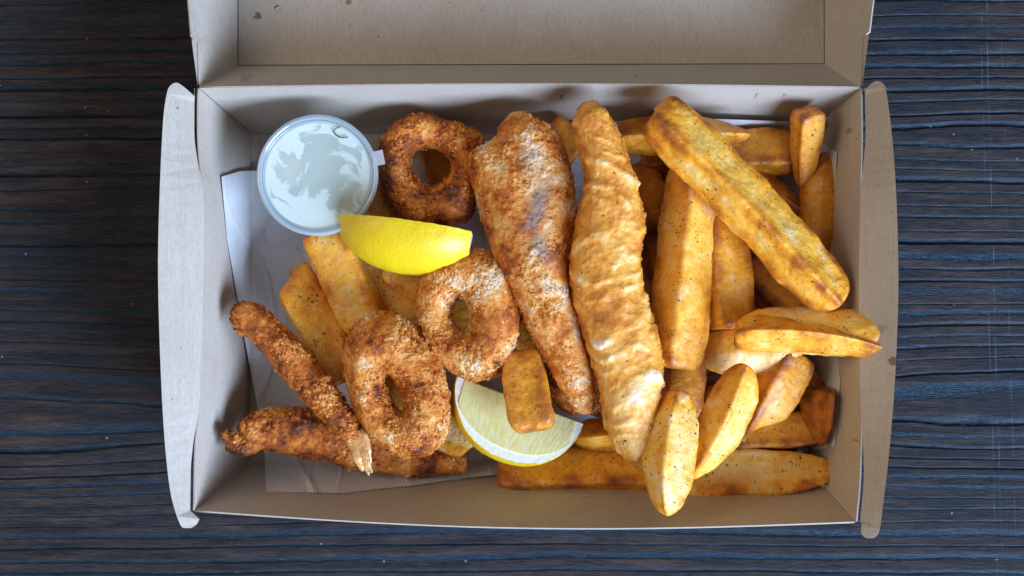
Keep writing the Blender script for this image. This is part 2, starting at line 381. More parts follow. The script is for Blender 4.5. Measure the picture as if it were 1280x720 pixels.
# ------------------------------------------------------------------ the box
zF, zR = .12, 5.0
BL = dict(fl=(315, 170), fr=(1006, 170), bl=(315, 577), br=(1006, 582))
FLp = at(315, 168, zF); FRp = at(1008, 168, zF); BLp = at(313, 577, zF); BRp = at(1010, 585, zF)
RTL = at(248, 110, zR); RTR = at(1076, 110, zR); RBL = at(243, 638, zR); RBR = at(1070, 652, zR)
xy = lambda px, py, z: tuple(at(px, py, z)[:2])
SPOT = [(*xy(1106, 450, 4.6), .16, .75), (*xy(1094, 409, 4.6), .14, .35), (*xy(322, 19, 2), .13, .8), (*xy(346, 8, 2), .10, .7), (*xy(435, 0, 2), .12, .7), (*xy(473, 46, 2), .045, .8),
        (*xy(1038, 152, 3.2), .17, .65), (*xy(1062, 163, 4), .10, .45), (*xy(308, 97, 4), .22, .28), (*xy(703, 118, 4.6), .07, .6), (*xy(948, 117, 4.7), .06, .5), (*xy(983, 117, 4.7), .05, .5),
        (*xy(795, 96, 3.6), .04, .7), (*xy(292, 425, 3), .05, .5), (*xy(1058, 545, 3), .05, .6), (*xy(226, 137, 5), .04, .6)]
M_KRAFT = mat_kraft('kraft_board', SPOT); M_EDGE = mat_edge()
box = empty('takeaway_box', (0, 0, 0), 'open kraft cardboard takeaway box with its lid folded back on the dark table', 'food box')
TH = .055
def lerp(a, b, t): return a + (b - a) * t
def quad_sheet(name, a, b, c, d, nu=24, nv=12, bow=None, parent=box, mat=None, down=(0, 0, -1), th=TH):
    """a-b is one edge, d-c the opposite one; bow(u,v) moves points"""
    u = np.linspace(0, 1, nu)[:, None, None]; v = np.linspace(0, 1, nv)[None, :, None]
    G = (1 - v) * ((1 - u) * a + u * b) + v * ((1 - u) * d + u * c)
    if bow is not None: G = G + bow(u, v)
    return sheet(name, G, th, mat or M_KRAFT, parent, down)
fl = quad_sheet('floor_panel', FLp, FRp, BRp, BLp)
bump1 = lambda u: np.sin(u * math.pi)
Z3 = lambda x, y, z: np.concatenate(np.broadcast_arrays(x, y, z), axis=2)
quad_sheet('back_wall', FLp + [.03, 0, 0], FRp - [.03, 0, 0], RTR - [.03, 0, 0], RTL + [.03, 0, 0], 40, 14, lambda u, v: Z3(0 * u * v, bump1(u) * v * .12 + .05 * bump1(v) * bump1(u), 0 * u * v), down=(0, 1, -.3))
quad_sheet('front_wall', BLp + [.03, 0, 0], BRp - [.03, 0, 0], RBR - [.03, 0, 0], RBL + [.03, 0, 0], 40, 14, lambda u, v: Z3(0 * u * v, -bump1(u) * v ** 1.5 * .42, 0 * u * v), down=(0, -1, -.3))
# side walls lean outwards; rims carry wide rounded flanges parted from the wall by slits
def side(left):
    if left: f0, f1, r0, r1, sg = FLp, BLp, RTL, RBL, -1
    else: f0, f1, r0, r1, sg = FRp, BRp, RTR, RBR, 1
    line = np.array([(110, 248), (170, 248), (205, 250.5), (232, 253.5), (300, 255), (440, 252), (515, 248.5), (560, 244.5), (638, 243)] if left else
                    [(110, 1076), (170, 1077), (235, 1075.5), (380, 1073.5), (480, 1075), (530, 1076.5), (600, 1074.5), (652, 1070)], float)
    # rim line of the wall, and the flange's own inner line with the slit between them
    u = np.linspace(0, 1, 60); lc = spline(line[:, ::-1], 120); ypx = lerp(line[0, 0], line[-1, 0], u); xpx = np.interp(ypx, lc[:, 1], lc[:, 0])
    rim = np.stack([at(a_, b_, zR) for a_, b_ in zip(xpx, ypx)])
    foot = lerp(f0, f1, u[:, None]); v = np.linspace(0, 1, 14)[None, :, None]
    sheet('side_wall', foot[:, None, :] * (1 - v) + rim[:, None, :] * v, TH, M_KRAFT, box, (sg, 0, -.3))
    gap = .15 * np.clip((.235 - u) * 9, 0, 1) ** .8 + .16 * np.clip((u - .77) * 8, 0, 1) ** .8 + .0005
    inner = rim + np.stack([sg * gap, 0 * u, .0 * u], 1)
    if left: outl = [(249, 649, -.1), (246, 655, -.05), (241, 659, .1), (234, 660, .25), (225, 655, .5), (213, 615, .75), (205, 540, .95), (200, 440, 1.05), (197.5, 330, 1.1), (200, 230, 1.05), (204, 150, .95), (209, 115, .85), (214, 106, .7), (221, 103.5, .55), (229, 108, .4), (243, 120, .08)]
    else: outl = [(1077, 655, .1), (1077, 667, .15), (1085, 673, .3), (1098, 667, .5), (1104, 630, .65), (1112, 560, .85), (1119, 470, .95), (1123, 360, 1.0), (1121, 260, 1.0), (1116, 180, .9), (1108, 115, .75), (1103, 104, .6), (1096, 101.5, .45), (1090, 104, .3), (1080, 114, .06)]
    o = spline([at(a, b, zR + c) for a, b, c in outl], 70)
    pts = np.vstack([inner, o]); poly_sheet('side_flange', pts, TH, M_KRAFT, box)
side(True); side(False)
# lid: a shallow tray lying open behind the hinge
zL = 2.2
LA = at(297, 82, zL); LB = at(1031, 80, zL); LH0 = at(258, 109.5, zR - .01); LH1 = at(1069, 109.5, zR - .01)
lidlen = 13.6; drop = 1.9
LC = LB + np.array([.35, lidlen, -drop]); LD = LA + np.array([-.35, lidlen, -drop])
lid = quad_sheet('lid', LA + [.035, .03, 0], LB + [-.035, .03, 0], LC - [.035, 0, 0], LD + [.035, 0, 0], 30, 16, None); lid['_o'] = [0., 0., 0.]
HL, HR = RTL + [.10, .045, 0], RTR + [-.10, .045, 0]
quad_sheet('lid_back_wall', HL, HR, LB, LA, 40, 8, lambda u, v: Z3(0 * u * v, bump1(u) * (1 - v) * .12, 0 * u * v), parent=lid, down=(0, -.5, -1))
def wing(sg):
    a = LA if sg < 0 else LB; d = LD if sg < 0 else LC
    top0 = at(247, 106.5, zR) if sg < 0 else at(1078, 106.5, zR)
    mid = at(240.5, 58, zR + .12) if sg < 0 else at(1085, 52, zR + .12); top1 = at(235.5, 0, zR - .1) if sg < 0 else at(1091.5, 0, zR - .1)
    end = top1 + (top1 - mid) * [0, 1, 0] * 6.2 + np.array([sg * .2, 0, -1.7])
    hin = LH0 if sg < 0 else LH1
    kn = np.stack([top0, mid, top1, end]); yy = np.concatenate([np.linspace(top0[1], top1[1], 90)[:-1], np.linspace(top1[1], end[1], 71)])
    edge = np.stack([np.interp(yy, kn[:, 1], kn[:, 0]), yy, np.interp(yy, kn[:, 1], kn[:, 2])], 1)
    so = 1 if sg < 0 else -1; sx = 248.8 if sg < 0 else 1076.2; ys = 48 if sg < 0 else 43
    ypx = 360 - edge[:, 1] * CF / (CH - edge[:, 2])
    # foot line: starts at the hinge corner, runs down the diagonal crease, then along the panel
    foot = np.vstack([lerp((HL if sg < 0 else HR) + np.array([sg * .004, 0, .002]), a, np.linspace(0, 1, 9)[:, None])[:-1], lerp(a, d, np.linspace(0, 1, 150)[:, None])])
    u = np.linspace(0, 1, 160)
    # match edge parameter to the foot's position so rows run square across the wing
    outer = edge.copy(); inn = ypx > ys
    q = outer[inn][::-1]; k_ = int(inn.sum()); newpx = sx + so * (ypx[inn] - 107) * .03; opx = 640 + outer[inn, 0] * CF / (CH - outer[inn, 2])
    dz = 1.6 * np.abs(newpx - opx) * .029
    edge[inn] = np.stack([at(a_, b_, c_) for a_, b_, c_ in zip(newpx, ypx[inn], outer[inn, 2] - dz)])
    si = edge[inn] - np.stack([so * (.012 + .050 * np.linspace(1, .5, k_)), 0 * newpx, 0 * newpx], 1)
    if k_ > 3: poly_sheet('lid_side_flange', np.vstack([si, q]), TH, M_KRAFT, lid)
    ey = edge[:, 1]; fy = np.clip(foot[:, 1], ey[0], ey[-1]); s = np.interp(fy, ey, u)
    s = np.maximum.accumulate(s); s = s + 0
    e2 = np.stack([np.interp(s, u, edge[:, k]) for k in range(3)], 1)
    v = np.linspace(0, 1, 10)[None, :, None]; G = foot[:, None, :] * (1 - v) + e2[:, None, :] * v
    sheet('lid_side_wall', G, TH, M_KRAFT, lid, down=(sg, 0, -.5))
wing(-1); wing(1)
fe = LD + np.array([0, 1.0, 2.4]); fe2 = LC + np.array([0, 1.0, 2.4])
quad_sheet('lid_front_wall', LD, LC, fe2, fe, 10, 4, parent=lid, down=(0, 1, -.3))

# ------------------------------------------------------------------ paper liner
def liner():
    nu, nv = 620, 130
    top = np.array([(277, 221), (300, 214), (330, 213), (480, 205), (600, 185), (715, 160), (760, 152), (870, 148), (985, 152), (1046, 190)], float)
    bot = np.array([(333, 614), (380, 615), (430, 616), (470, 611), (520, 606), (560, 600), (625, 592), (720, 585), (900, 585), (1040, 558)], float)
    left = np.array([(221, 277), (300, 284), (400, 301), (500, 320), (560, 330), (614, 333)], float)
    right = np.array([(190, 1046), (300, 1040), (400, 1044), (480, 1050), (560, 1043)], float)
    u = np.linspace(0, 1, nu)[:, None]; v = np.linspace(0, 1, nv)[None, :]
    lx = np.interp(221 + v * 393, left[:, 0], left[:, 1]); rx = np.interp(190 + v * 370, right[:, 0], right[:, 1])
    px = lx + (rx - lx) * u
    ty = np.interp(px, top[:, 0], top[:, 1]); by = np.interp(px, bot[:, 0], bot[:, 1]); zig = np.abs(((px * .20) % 1) - .5) * 4.2
    by = by + zig - .8
    py = ty + (by - ty) * v
    cl = np.clip((315 - px) / 68, 0, 1) * 4.9; cr = np.clip((px - 1010) / 67, 0, 1) * 4.9
    cf = np.clip((py - 575) / (np.interp(px, [243, 450, 640, 850, 1070], [640, 657, 664, 664, 654]) - 575), 0, 1) * 4.95; cb = np.clip((176 - py) / 62, 0, 1) * 4.9
    z = zF + .20 + np.sqrt(cl ** 2 + cr ** 2 + cf ** 2 + cb ** 2) + np.clip((340 - px) / 60, 0, 1) * .25
    P = np.stack([px.ravel() * .03, py.ravel() * .03, np.zeros(px.size)], 1)
    z = z + .10 * fbm(P, .35, 2).reshape(px.shape) + .05
    z = z + .10 * np.exp(-((px - 362 - (py - 560) * .6) / 5) ** 2) * sstep(py, 540, 600)
    z = z + .09 * np.abs(fbm(P + 5, .6, 2)).reshape(px.shape) + .05 * sstep(1 - np.abs(fbm(P * [1, .5, 1] + 8, .45, 1)) * 14, 0, 1).reshape(px.shape)
    z = np.maximum(z, zF + .05)
    k = (CH - z) / CF; G = np.stack([(px - 640) * k, (360 - py) * k, z], 2)
    o = sheet('paper_liner', G, .008, M_PAPER, None)
    tag(o, 'white greaseproof paper sheet with a serrated edge lying under the food in the box', 'paper')
liner()

# ------------------------------------------------------------------ food builders
SECT = {
    'sq': ([0, 90, 180, 270], [1, .85, 1, .85], 13),
    'slab': ([0, 90, 180, 270], [1, .62, 1, .62], 12),
    'wedge': ([90, 215, 325], [.62, .74, .74], 10),           # flat on top, skin below
    'ridge': ([270, 35, 145], [.50, .62, .62], 11),           # sharp ridge on top
    'round': ([0, 60, 120, 180, 240, 300], [1, .9, .85, 1, .9, .85], 5),
}
def section(kind, th, jit=0.):
    a, h, p = SECT[kind]; r = 0
    for k, (ai, hi) in enumerate(zip(a, h)):
        c = np.maximum(np.cos(th - R(ai) - jit * math.sin(7.1 * k + jit * 50)), 0); r = r + (c / hi) ** p
    return r ** (-1 / p)
def scatter(V, N, area_w, n, rng, up=.15, mask=None):
    ok = (N[:, 2] > up)
    if mask is not None: ok &= mask
    idx = np.nonzero(ok)[0]; w = area_w[idx]; w = w / w.sum()
    return rng.choice(idx, size=min(n, len(idx)), p=w, replace=True)
def shards(pts, nrm, size, rng, flat=.6, elong=1.3):
    """irregular little octahedra: 6 vertices, 8 triangles each"""
    n = len(pts); t = rng.normal(size=(n, 3)); t -= nrm * (t * nrm).sum(1)[:, None]; t /= np.linalg.norm(t, axis=1)[:, None]; b = np.cross(nrm, t)
    n2 = nrm + rng.normal(size=(n, 3)) * .35; n2 /= np.linalg.norm(n2, axis=1)[:, None]
    s = size[:, None]; j = lambda: (.6 + .8 * rng.random((n, 1)))
    V = np.stack([pts + t * s * elong * j(), pts - t * s * elong * j(), pts + b * s * j(), pts - b * s * j(), pts + n2 * s * flat * j(), pts - n2 * s * flat * j()], 1)
    f = np.array([[0, 2, 4], [2, 1, 4], [1, 3, 4], [3, 0, 4], [2, 0, 5], [1, 2, 5], [3, 1, 5], [0, 3, 5]])
    F = (f[None] + (np.arange(n) * 6)[:, None, None]).reshape(-1, 3)
    return V.reshape(-1, 3), F
def surf_of(G, wrap_u=False):
    N = grid_normals(G, True, wrap_u); c = G.mean((0, 1))
    du = np.linalg.norm(np.gradient(G, axis=0), axis=2); dv = np.linalg.norm(np.roll(G, -1, 1) - G, axis=2)
    return N.reshape(-1, 3), (du * dv).ravel() + 1e-9
def tube_obj(name, G, mat, parent, attrs, wrap_u=False):
    nu, nv = G.shape[:2]; V = G.reshape(-1, 3); F = [grid_faces(nu, nv, True, wrap_u)]
    if not wrap_u:
        V = np.vstack([V, G[0].mean(0), G[-1].mean(0)]); n = nu * nv; k = np.arange(nv); k2 = (k + 1) % nv
        F.append(np.stack([np.full(nv, n), k, k2], 1)); F.append(np.stack([np.full(nv, n + 1), (nu - 1) * nv + k2, (nu - 1) * nv + k], 1))
        attrs = {a: np.concatenate([v, [v[:nv].mean(), v[-nv:].mean()]]) for a, v in attrs.items()}
    return mesh_obj(name, V, F, mat, parent, attrs)

FRYN = [0]
def fry(label, p0, p1, w, sec='sq', roll=0, e0=6, e1=6, bend=0, tap=(1, 1), tone=.3, season=14, flat=1., sh=(0, 0), edge=1., lift=0, nu=84, nv=60):
    FRYN[0] += 1; seed = FRYN[0]; rng = np.random.default_rng(100 + seed)
    A, B = at(*p0), at(*p1); T = B - A; L = np.linalg.norm(T); T /= L
    e0, e1 = [(.5 + .55 * e if e < 4 else e) for e in (e0, e1)]
    Sd = np.cross(T, [0, 0, 1]); Sd /= np.linalg.norm(Sd); Nn = np.cross(Sd, T)
    hw = 1.13 * w / 2 * ln((p0[2] + p1[2]) / 2)
    s = np.linspace(0, 1, nu); t = .5 - .5 * np.cos(s * math.pi); t = .65 * t + .35 * s
    x = 2 * t - 1; prof = np.where(x < 0, (1 - np.abs(x) ** e0).clip(0) ** (1 / e0), (1 - np.abs(x) ** e1).clip(0) ** (1 / e1))
    prof = prof * lerp(tap[0], tap[1], t); prof[0] = prof[-1] = .02
    th = np.linspace(0, 2 * math.pi, nv, endpoint=False); jit = .12 * (rng.random() - .5)
    r = section(sec, th, jit); rr = r.min()
    ecc = sstep(r / rr, 1.06, 1.36)
    na = np.array(SECT[sec][0]); fid = np.argmax(np.cos(th[:, None] - np.radians(na)[None]), 1); ftone = (rng.random(len(na)) - .45) * .26
    tw = rng.normal() * .10 * (t - .5)
    ang = th[None, :] + R(roll) + tw[:, None]; u = (r[None, :] * np.cos(ang)); v = (r[None, :] * np.sin(ang)) * flat
    ext = max(abs(u.min()), u.max()); u = u / ext; v = v / ext
    bendv = bend * ln(p0[2]) * (1 - (2 * t - 1) ** 2); bz = lift * (1 - (2 * t - 1) ** 2)
    shear = np.where(t < .5, sh[0] * (1 - 2 * t), sh[1] * (2 * t - 1)) ** 1
    ctr = A + T * (t * L)[:, None] + Sd * bendv[:, None] + Nn * bz[:, None]
    G = ctr[:, None, :] + (prof[:, None] * u * hw)[..., None] * Sd + (prof[:, None] * v * hw)[..., None] * Nn + (shear[:, None] * u * hw)[..., None] * T
    Q = G.reshape(-1, 3) + seed * 11.3
    rad = (G - ctr[:, None, :]); rl = np.linalg.norm(rad, axis=2, keepdims=True); rd = rad / np.maximum(rl, 1e-6)
    d = .065 * fbm(Q, .75, 2) + .020 * fbm(Q, 2.6, 2) + .008 * fbm(Q, 9, 2)
    # little blisters
    f1, idc, _ = worley(Q, 3.2); d = d + .010 * np.abs(fbm(Q, 6, 2)) * -1 + .034 * (idc > .70) * np.clip(1 - f1 / .45, 0, 1) ** 1.2
    fade = np.minimum(1, rl[..., 0] / (.3 * hw)); G = G + rd * (d.reshape(nu, nv) * fade * min(1.3, hw / .8))[..., None]
    ends = (np.abs(x) ** 5)[:, None]
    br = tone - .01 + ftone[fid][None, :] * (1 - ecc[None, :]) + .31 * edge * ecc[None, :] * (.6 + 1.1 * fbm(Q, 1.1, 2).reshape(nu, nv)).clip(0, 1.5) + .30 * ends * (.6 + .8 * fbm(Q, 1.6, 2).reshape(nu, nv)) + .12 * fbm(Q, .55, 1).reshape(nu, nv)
    org = np.array([*G.reshape(-1, 3)[:, :2].mean(0), G[..., 2].min()])
    root = empty('potato_wedge', org, label, 'potato wedge', 'chunky fried potato wedges in the box')
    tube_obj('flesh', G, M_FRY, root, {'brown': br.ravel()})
    if season:
        N, aw = surf_of(G); N = N * np.sign((N * (G - ctr[:, None, :]).reshape(-1, 3)).sum(1))[:, None]
        V = G.reshape(-1, 3); cl = np.clip(.5 + 1.6 * fbm(V + seed, .9, 2), .03, 2) ** 2
        i = scatter(V, N, aw * cl, int(season * 1.7) + 6, rng); p = V[i] + rng.normal(size=(len(i), 3)) * .01; n = N[i]
        sz = .011 + .028 * rng.random(len(i)) ** 2.4
        a, f = shards(p + n * .004, n, sz, rng, .30, 1.5)
        o = mesh_obj('seasoning', a, [f], M_HERB, root, smooth=False); o['kind'] = 'stuff'; o['label'] = 'dark green dried herb flecks'
    return root

def crumbed(name, label, cat, group, G, ctr, mat, brown, n_sh, sz=.05, amp=1., wrap_u=False, skin=None, seed=1, shard_t=-.1, part='crumb_coating', ragged=0.):
    rng = np.random.default_rng(500 + seed); nu, nv = G.shape[:2]
    N, aw = surf_of(G, wrap_u); N = N * np.sign((N * (G - ctr).reshape(-1, 3)).sum(1))[:, None]
    V = G.reshape(-1, 3); Q = V + seed * 7.7
    f1, idc, e = worley(Q, 5.0); f2, idd, e2 = worley(Q + 3, 9.5)
    f3, idf, e3 = worley(Q * [1, 1, 1.] + 9, 2.4)
    d = amp * (.11 * (idf - .45) * sstep(e3, 0, .3) + .10 * (idc - .4) * sstep(e, .0, .25) + .055 * (idd - .5) * sstep(e2, 0, .2) + .07 * fbm(Q, 1.2, 2) + .03 * fbm(Q, 5, 2) + .012 * fbm(Q, 16, 2))
    if ragged: d = d + ragged * np.clip(fbm(Q, 2.0, 3), 0, 1)
    bald = sstep(fbm(Q + 40, .75, 2), -.15, .40)       # smooth patches where the crumb has come off
    d = d * (1 - .62 * bald)
    end = np.ones((nu, nv))
    if not wrap_u: end[:4] = np.linspace(.2, 1, 4)[:, None]; end[-4:] = np.linspace(1, .2, 4)[:, None]
    V2 = V + N * (d * end.ravel())[:, None]
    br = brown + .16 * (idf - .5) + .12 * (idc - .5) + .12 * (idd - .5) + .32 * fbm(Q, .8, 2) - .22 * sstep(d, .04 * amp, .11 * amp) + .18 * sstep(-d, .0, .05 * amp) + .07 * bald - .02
    org = np.array([*V2[:, :2].mean(0), V2[:, 2].min()]); root = empty(name, org, label, cat, group)
    sk = np.zeros(len(V2)) if skin is None else skin(V, Q)
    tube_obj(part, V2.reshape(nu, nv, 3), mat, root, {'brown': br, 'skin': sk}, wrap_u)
    if n_sh:
        i = scatter(V2, N, aw * (1.06 - bald), n_sh, rng, -.35); s = sz * (.30 + 1.3 * rng.random(len(i)) ** 2.0)
        p = V2[i] + rng.normal(size=(len(i), 3)) * .02; a, f = shards(p + N[i] * s[:, None] * .25, N[i], s, rng, .55, 1.25)
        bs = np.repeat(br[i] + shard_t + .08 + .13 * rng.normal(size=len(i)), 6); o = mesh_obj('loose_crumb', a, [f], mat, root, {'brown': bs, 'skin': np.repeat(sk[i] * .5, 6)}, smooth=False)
        o['kind'] = 'stuff'
    return root
def body(st, nu=230, nv=150, expo=2.4, under=.6, inset=.07):
    """stations: (left px, left py, right px, right py, z, half thickness cm)"""
    st = np.array(st, float); s = spline(st, nu)
    A = np.stack([(s[:, 0] - 640) * (CH - s[:, 4]) / CF, (360 - s[:, 1]) * (CH - s[:, 4]) / CF, s[:, 4]], 1)
    B = np.stack([(s[:, 2] - 640) * (CH - s[:, 4]) / CF, (360 - s[:, 3]) * (CH - s[:, 4]) / CF, s[:, 4]], 1)
    c = (A + B) / 2; w = np.maximum(np.linalg.norm(B - A, axis=1) / 2 - inset, .08); sd = (B - A) / np.linalg.norm(B - A, axis=1)[:, None]
    th = np.linspace(0, 2 * math.pi, nv, endpoint=False); cc, ss = np.cos(th), np.sin(th)
    u = np.sign(cc) * np.abs(cc) ** (2 / expo); v = np.sign(ss) * np.abs(ss) ** (2 / expo); v = np.where(v < 0, v * under, v)
    x = np.linspace(-1, 1, nu); cap = (1 - np.abs(x) ** 14).clip(0) ** (1 / 6); cap[0] = cap[-1] = .03
    h = s[:, 5]
    G = c[:, None, :] + (cap * w)[:, None, None] * u[None, :, None] * sd[:, None, :] + ((cap * h)[:, None] * v[None, :])[..., None] * np.array([0, 0, 1.])
    return G, c[:, None, :]
def strip(path, nu=230, nv=120, **k):
    """path of (px,py,z,width px,half thickness)"""
    p = spline(np.array(path, float), 40); d = np.gradient(p[:, :2], axis=0); d /= np.linalg.norm(d, axis=1)[:, None]
    n = np.stack([d[:, 1], -d[:, 0]], 1) * p[:, 3:4] / 2
    st = np.stack([p[:, 0] + n[:, 0], p[:, 1] + n[:, 1], p[:, 0] - n[:, 0], p[:, 1] - n[:, 1], p[:, 2], p[:, 4]], 1)
    return body(st, nu, nv, **k)
def ring(outer, inner, z, hth, nu=330, nv=150, tilt=(0, 0), hole=.9):
    """outer and inner outlines as closed px control points starting at the same bearing"""
    def closed(pts):
        p = np.array(pts, float); q = np.vstack([p[-2:], p, p[:3]]); k = len(p); s = spline(q, (k + 4) * 40 + 1); seg = s[80:80 + k * 40]
        return np.stack([np.interp(np.linspace(0, k * 40, nu, endpoint=False), np.arange(k * 40 + 1), np.append(seg[:, j], seg[0, j])) for j in range(2)], 1)
    O, I = closed(outer), closed(inner); cx, cy = O.mean(0); O = [cx, cy] + (O - [cx, cy]) * .965; I = I.mean(0) + (I - I.mean(0)) * hole
    zz = z + (((O + I) / 2) - [cx, cy]) @ np.array(tilt)
    k = ((CH - zz) / CF)[:, None]
    o = np.hstack([(O - [640, 360]) * [1, -1] * k, zz[:, None]]); i = np.hstack([(I - [640, 360]) * [1, -1] * k, zz[:, None]])
    c = (o + i) / 2; w = np.linalg.norm(o - i, axis=1) / 2; sd = (o - i) / (2 * w[:, None])
    th = np.linspace(0, 2 * math.pi, nv, endpoint=False); u = np.cos(th); v = np.sin(th)
    hh = hth * (w / w.mean()) ** .5
    G = c[:, None, :] + w[:, None, None] * u[None, :, None] * sd[:, None, :] + (hh[:, None] * v[None, :])[..., None] * np.array([0, 0, 1.])
    return G, c[:, None, :]

# ------------------------------------------------------------------ potato wedges, right-hand heap
# deep layer; filler wedges added and browned to paint in the gaps' shade
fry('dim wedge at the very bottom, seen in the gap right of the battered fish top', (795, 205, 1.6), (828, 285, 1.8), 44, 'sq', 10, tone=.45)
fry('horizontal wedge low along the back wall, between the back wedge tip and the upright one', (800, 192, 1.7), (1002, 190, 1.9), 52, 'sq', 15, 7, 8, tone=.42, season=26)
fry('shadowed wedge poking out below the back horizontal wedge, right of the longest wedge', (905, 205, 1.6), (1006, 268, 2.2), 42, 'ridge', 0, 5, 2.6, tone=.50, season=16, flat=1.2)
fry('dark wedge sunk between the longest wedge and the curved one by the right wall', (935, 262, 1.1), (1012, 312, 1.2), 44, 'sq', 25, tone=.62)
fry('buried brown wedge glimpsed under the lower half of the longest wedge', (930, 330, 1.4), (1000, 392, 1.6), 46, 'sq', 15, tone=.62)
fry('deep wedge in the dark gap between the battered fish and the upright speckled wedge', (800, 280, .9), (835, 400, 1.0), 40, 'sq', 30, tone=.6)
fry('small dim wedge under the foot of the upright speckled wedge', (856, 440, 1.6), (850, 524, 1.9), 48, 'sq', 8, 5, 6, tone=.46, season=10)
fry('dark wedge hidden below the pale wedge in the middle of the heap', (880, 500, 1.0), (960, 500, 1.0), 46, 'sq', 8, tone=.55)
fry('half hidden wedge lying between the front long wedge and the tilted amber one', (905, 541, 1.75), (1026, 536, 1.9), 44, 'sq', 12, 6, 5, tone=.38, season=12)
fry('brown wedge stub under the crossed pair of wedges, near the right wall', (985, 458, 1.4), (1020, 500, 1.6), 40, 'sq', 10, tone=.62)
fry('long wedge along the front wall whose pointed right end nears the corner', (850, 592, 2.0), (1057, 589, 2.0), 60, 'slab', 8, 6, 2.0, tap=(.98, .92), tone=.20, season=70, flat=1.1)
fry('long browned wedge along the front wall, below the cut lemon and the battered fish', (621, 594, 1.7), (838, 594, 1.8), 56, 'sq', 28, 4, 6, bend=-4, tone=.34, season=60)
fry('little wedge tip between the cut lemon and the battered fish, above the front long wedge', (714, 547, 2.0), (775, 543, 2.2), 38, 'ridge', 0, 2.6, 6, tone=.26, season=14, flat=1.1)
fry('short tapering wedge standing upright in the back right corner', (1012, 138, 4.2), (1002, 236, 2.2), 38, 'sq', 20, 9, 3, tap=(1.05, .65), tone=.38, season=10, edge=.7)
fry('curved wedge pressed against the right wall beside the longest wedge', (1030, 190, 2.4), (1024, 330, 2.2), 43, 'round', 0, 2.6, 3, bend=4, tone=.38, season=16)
fry('browned filler wedge lying deep between the bases of the two upright wedges', (868, 380, .9), (880, 470, .9), 52, 'sq', 15, tone=.6)
fry('darkened filler wedge deep in the gap right of the smooth brownish upright wedge', (935, 300, .8), (965, 400, .8), 60, 'sq', 20, tone=.62)
fry('darkened filler wedge at the bottom by the right wall below the curved one', (1015, 330, .9), (990, 400, .9), 56, 'sq', 20, tone=.6)
fry('darkened filler wedge deep below the crossed pair next to the right wall', (960, 440, .8), (1000, 560, .8), 60, 'sq', 20, tone=.62)
fry('darkened filler wedge in the shade under the back horizontal wedge', (850, 225, .8), (960, 240, .8), 60, 'sq', 20, tone=.6)
fry('darkened filler wedge down beside the top of the upright speckled wedge', (842, 200, .8), (850, 300, .8), 56, 'sq', 20, tone=.6)
fry('darkened filler wedge seen deep through the slot of the golden lower ring', (470, 450, 1.5), (520, 540, 1.5), 50, 'sq', 20, tone=.5)
fry('darkened filler wedge deep between the two fish', (712, 300, .9), (716, 400, .9), 44, 'sq', 20, tone=.6)
# middle layer
fry('back wedge with a pale pointed tip, crossing under the top of the longest wedge', (772, 171, 3.3), (938, 168, 3.5), 48, 'ridge', 0, 4, 2.0, tone=.30, season=24, flat=1.1)
fry('smooth brownish wedge standing between the speckled upright wedge and the longest wedge', (900, 258, 3.2), (914, 411, 3.6), 62, 'sq', 22, 6, 7, tap=(.9, 1.02), tone=.36, season=8, edge=.8)
fry('pale stubby wedge under the left end of the crossed pair', (868, 440, 3.0), (1000, 436, 3.0), 58, 'round', 0, 2.8, 5, tone=.14, season=10)
fry('tilted amber wedge below the crossed pair, right of the pale upright one', (996, 440, 3.0), (938, 541, 3.1), 58, 'sq', 25, 6, 3, tone=.44, season=18, edge=.7, sh=(0, .5))
fry('chunky orange wedge end near the front right corner against the right wall', (1030, 484, 2.6), (1028, 558, 2.5), 58, 'ridge', 10, 6, 3.2, tap=(1.15, .42), tone=.50, season=30, flat=1.3)
fry('upright wedge with a pale herb-speckled face, left end under the longest wedge', (872, 205, 3.6), (842, 461, 4.3), 70, 'sq', 38, 6, 8, tap=(1., .94), tone=.22, season=110, edge=.7)
# top layer
fry('longest wedge lying diagonally on top of the heap, golden with a browned lower end', (819, 139, 5.4), (1049, 380, 4.8), 64, 'sq', 40, 7, 4.5, tap=(1.0, 1.04), bend=-3, tone=.24, season=60, nu=130, nv=90, sh=(.1, 0))
fry('rear wedge of the crossed pair reaching over the right wall', (925, 404, 4.2), (1117, 418, 4.9), 52, 'round', 0, 3.4, 5, bend=3, tone=.30, season=16, nv=70)
fry('front crescent wedge of the crossed pair, with a pale ridge', (918, 416, 5.0), (1108, 438, 5.3), 46, 'ridge', 8, 4.5, 2.8, tap=(1.05, .85), bend=-9, tone=.22, season=24, flat=1.15, nv=80)
fry('upright wedge with one orange and one pale face, right of the frontmost wedge', (934, 456, 4.9), (862, 598, 4.5), 60, 'sq', 42, 3.6, 2.6, bend=-6, tap=(.98, .9), tone=.22, season=26, edge=.7)
fry('frontmost pale yellow wedge with green flecks, tip hanging over the front wall', (849, 487, 5.0), (834, 645, 5.9), 66, 'sq', 34, 3.2, 2.4, bend=4, tap=(.92, .95), tone=.16, season=60, edge=.8, nv=80)
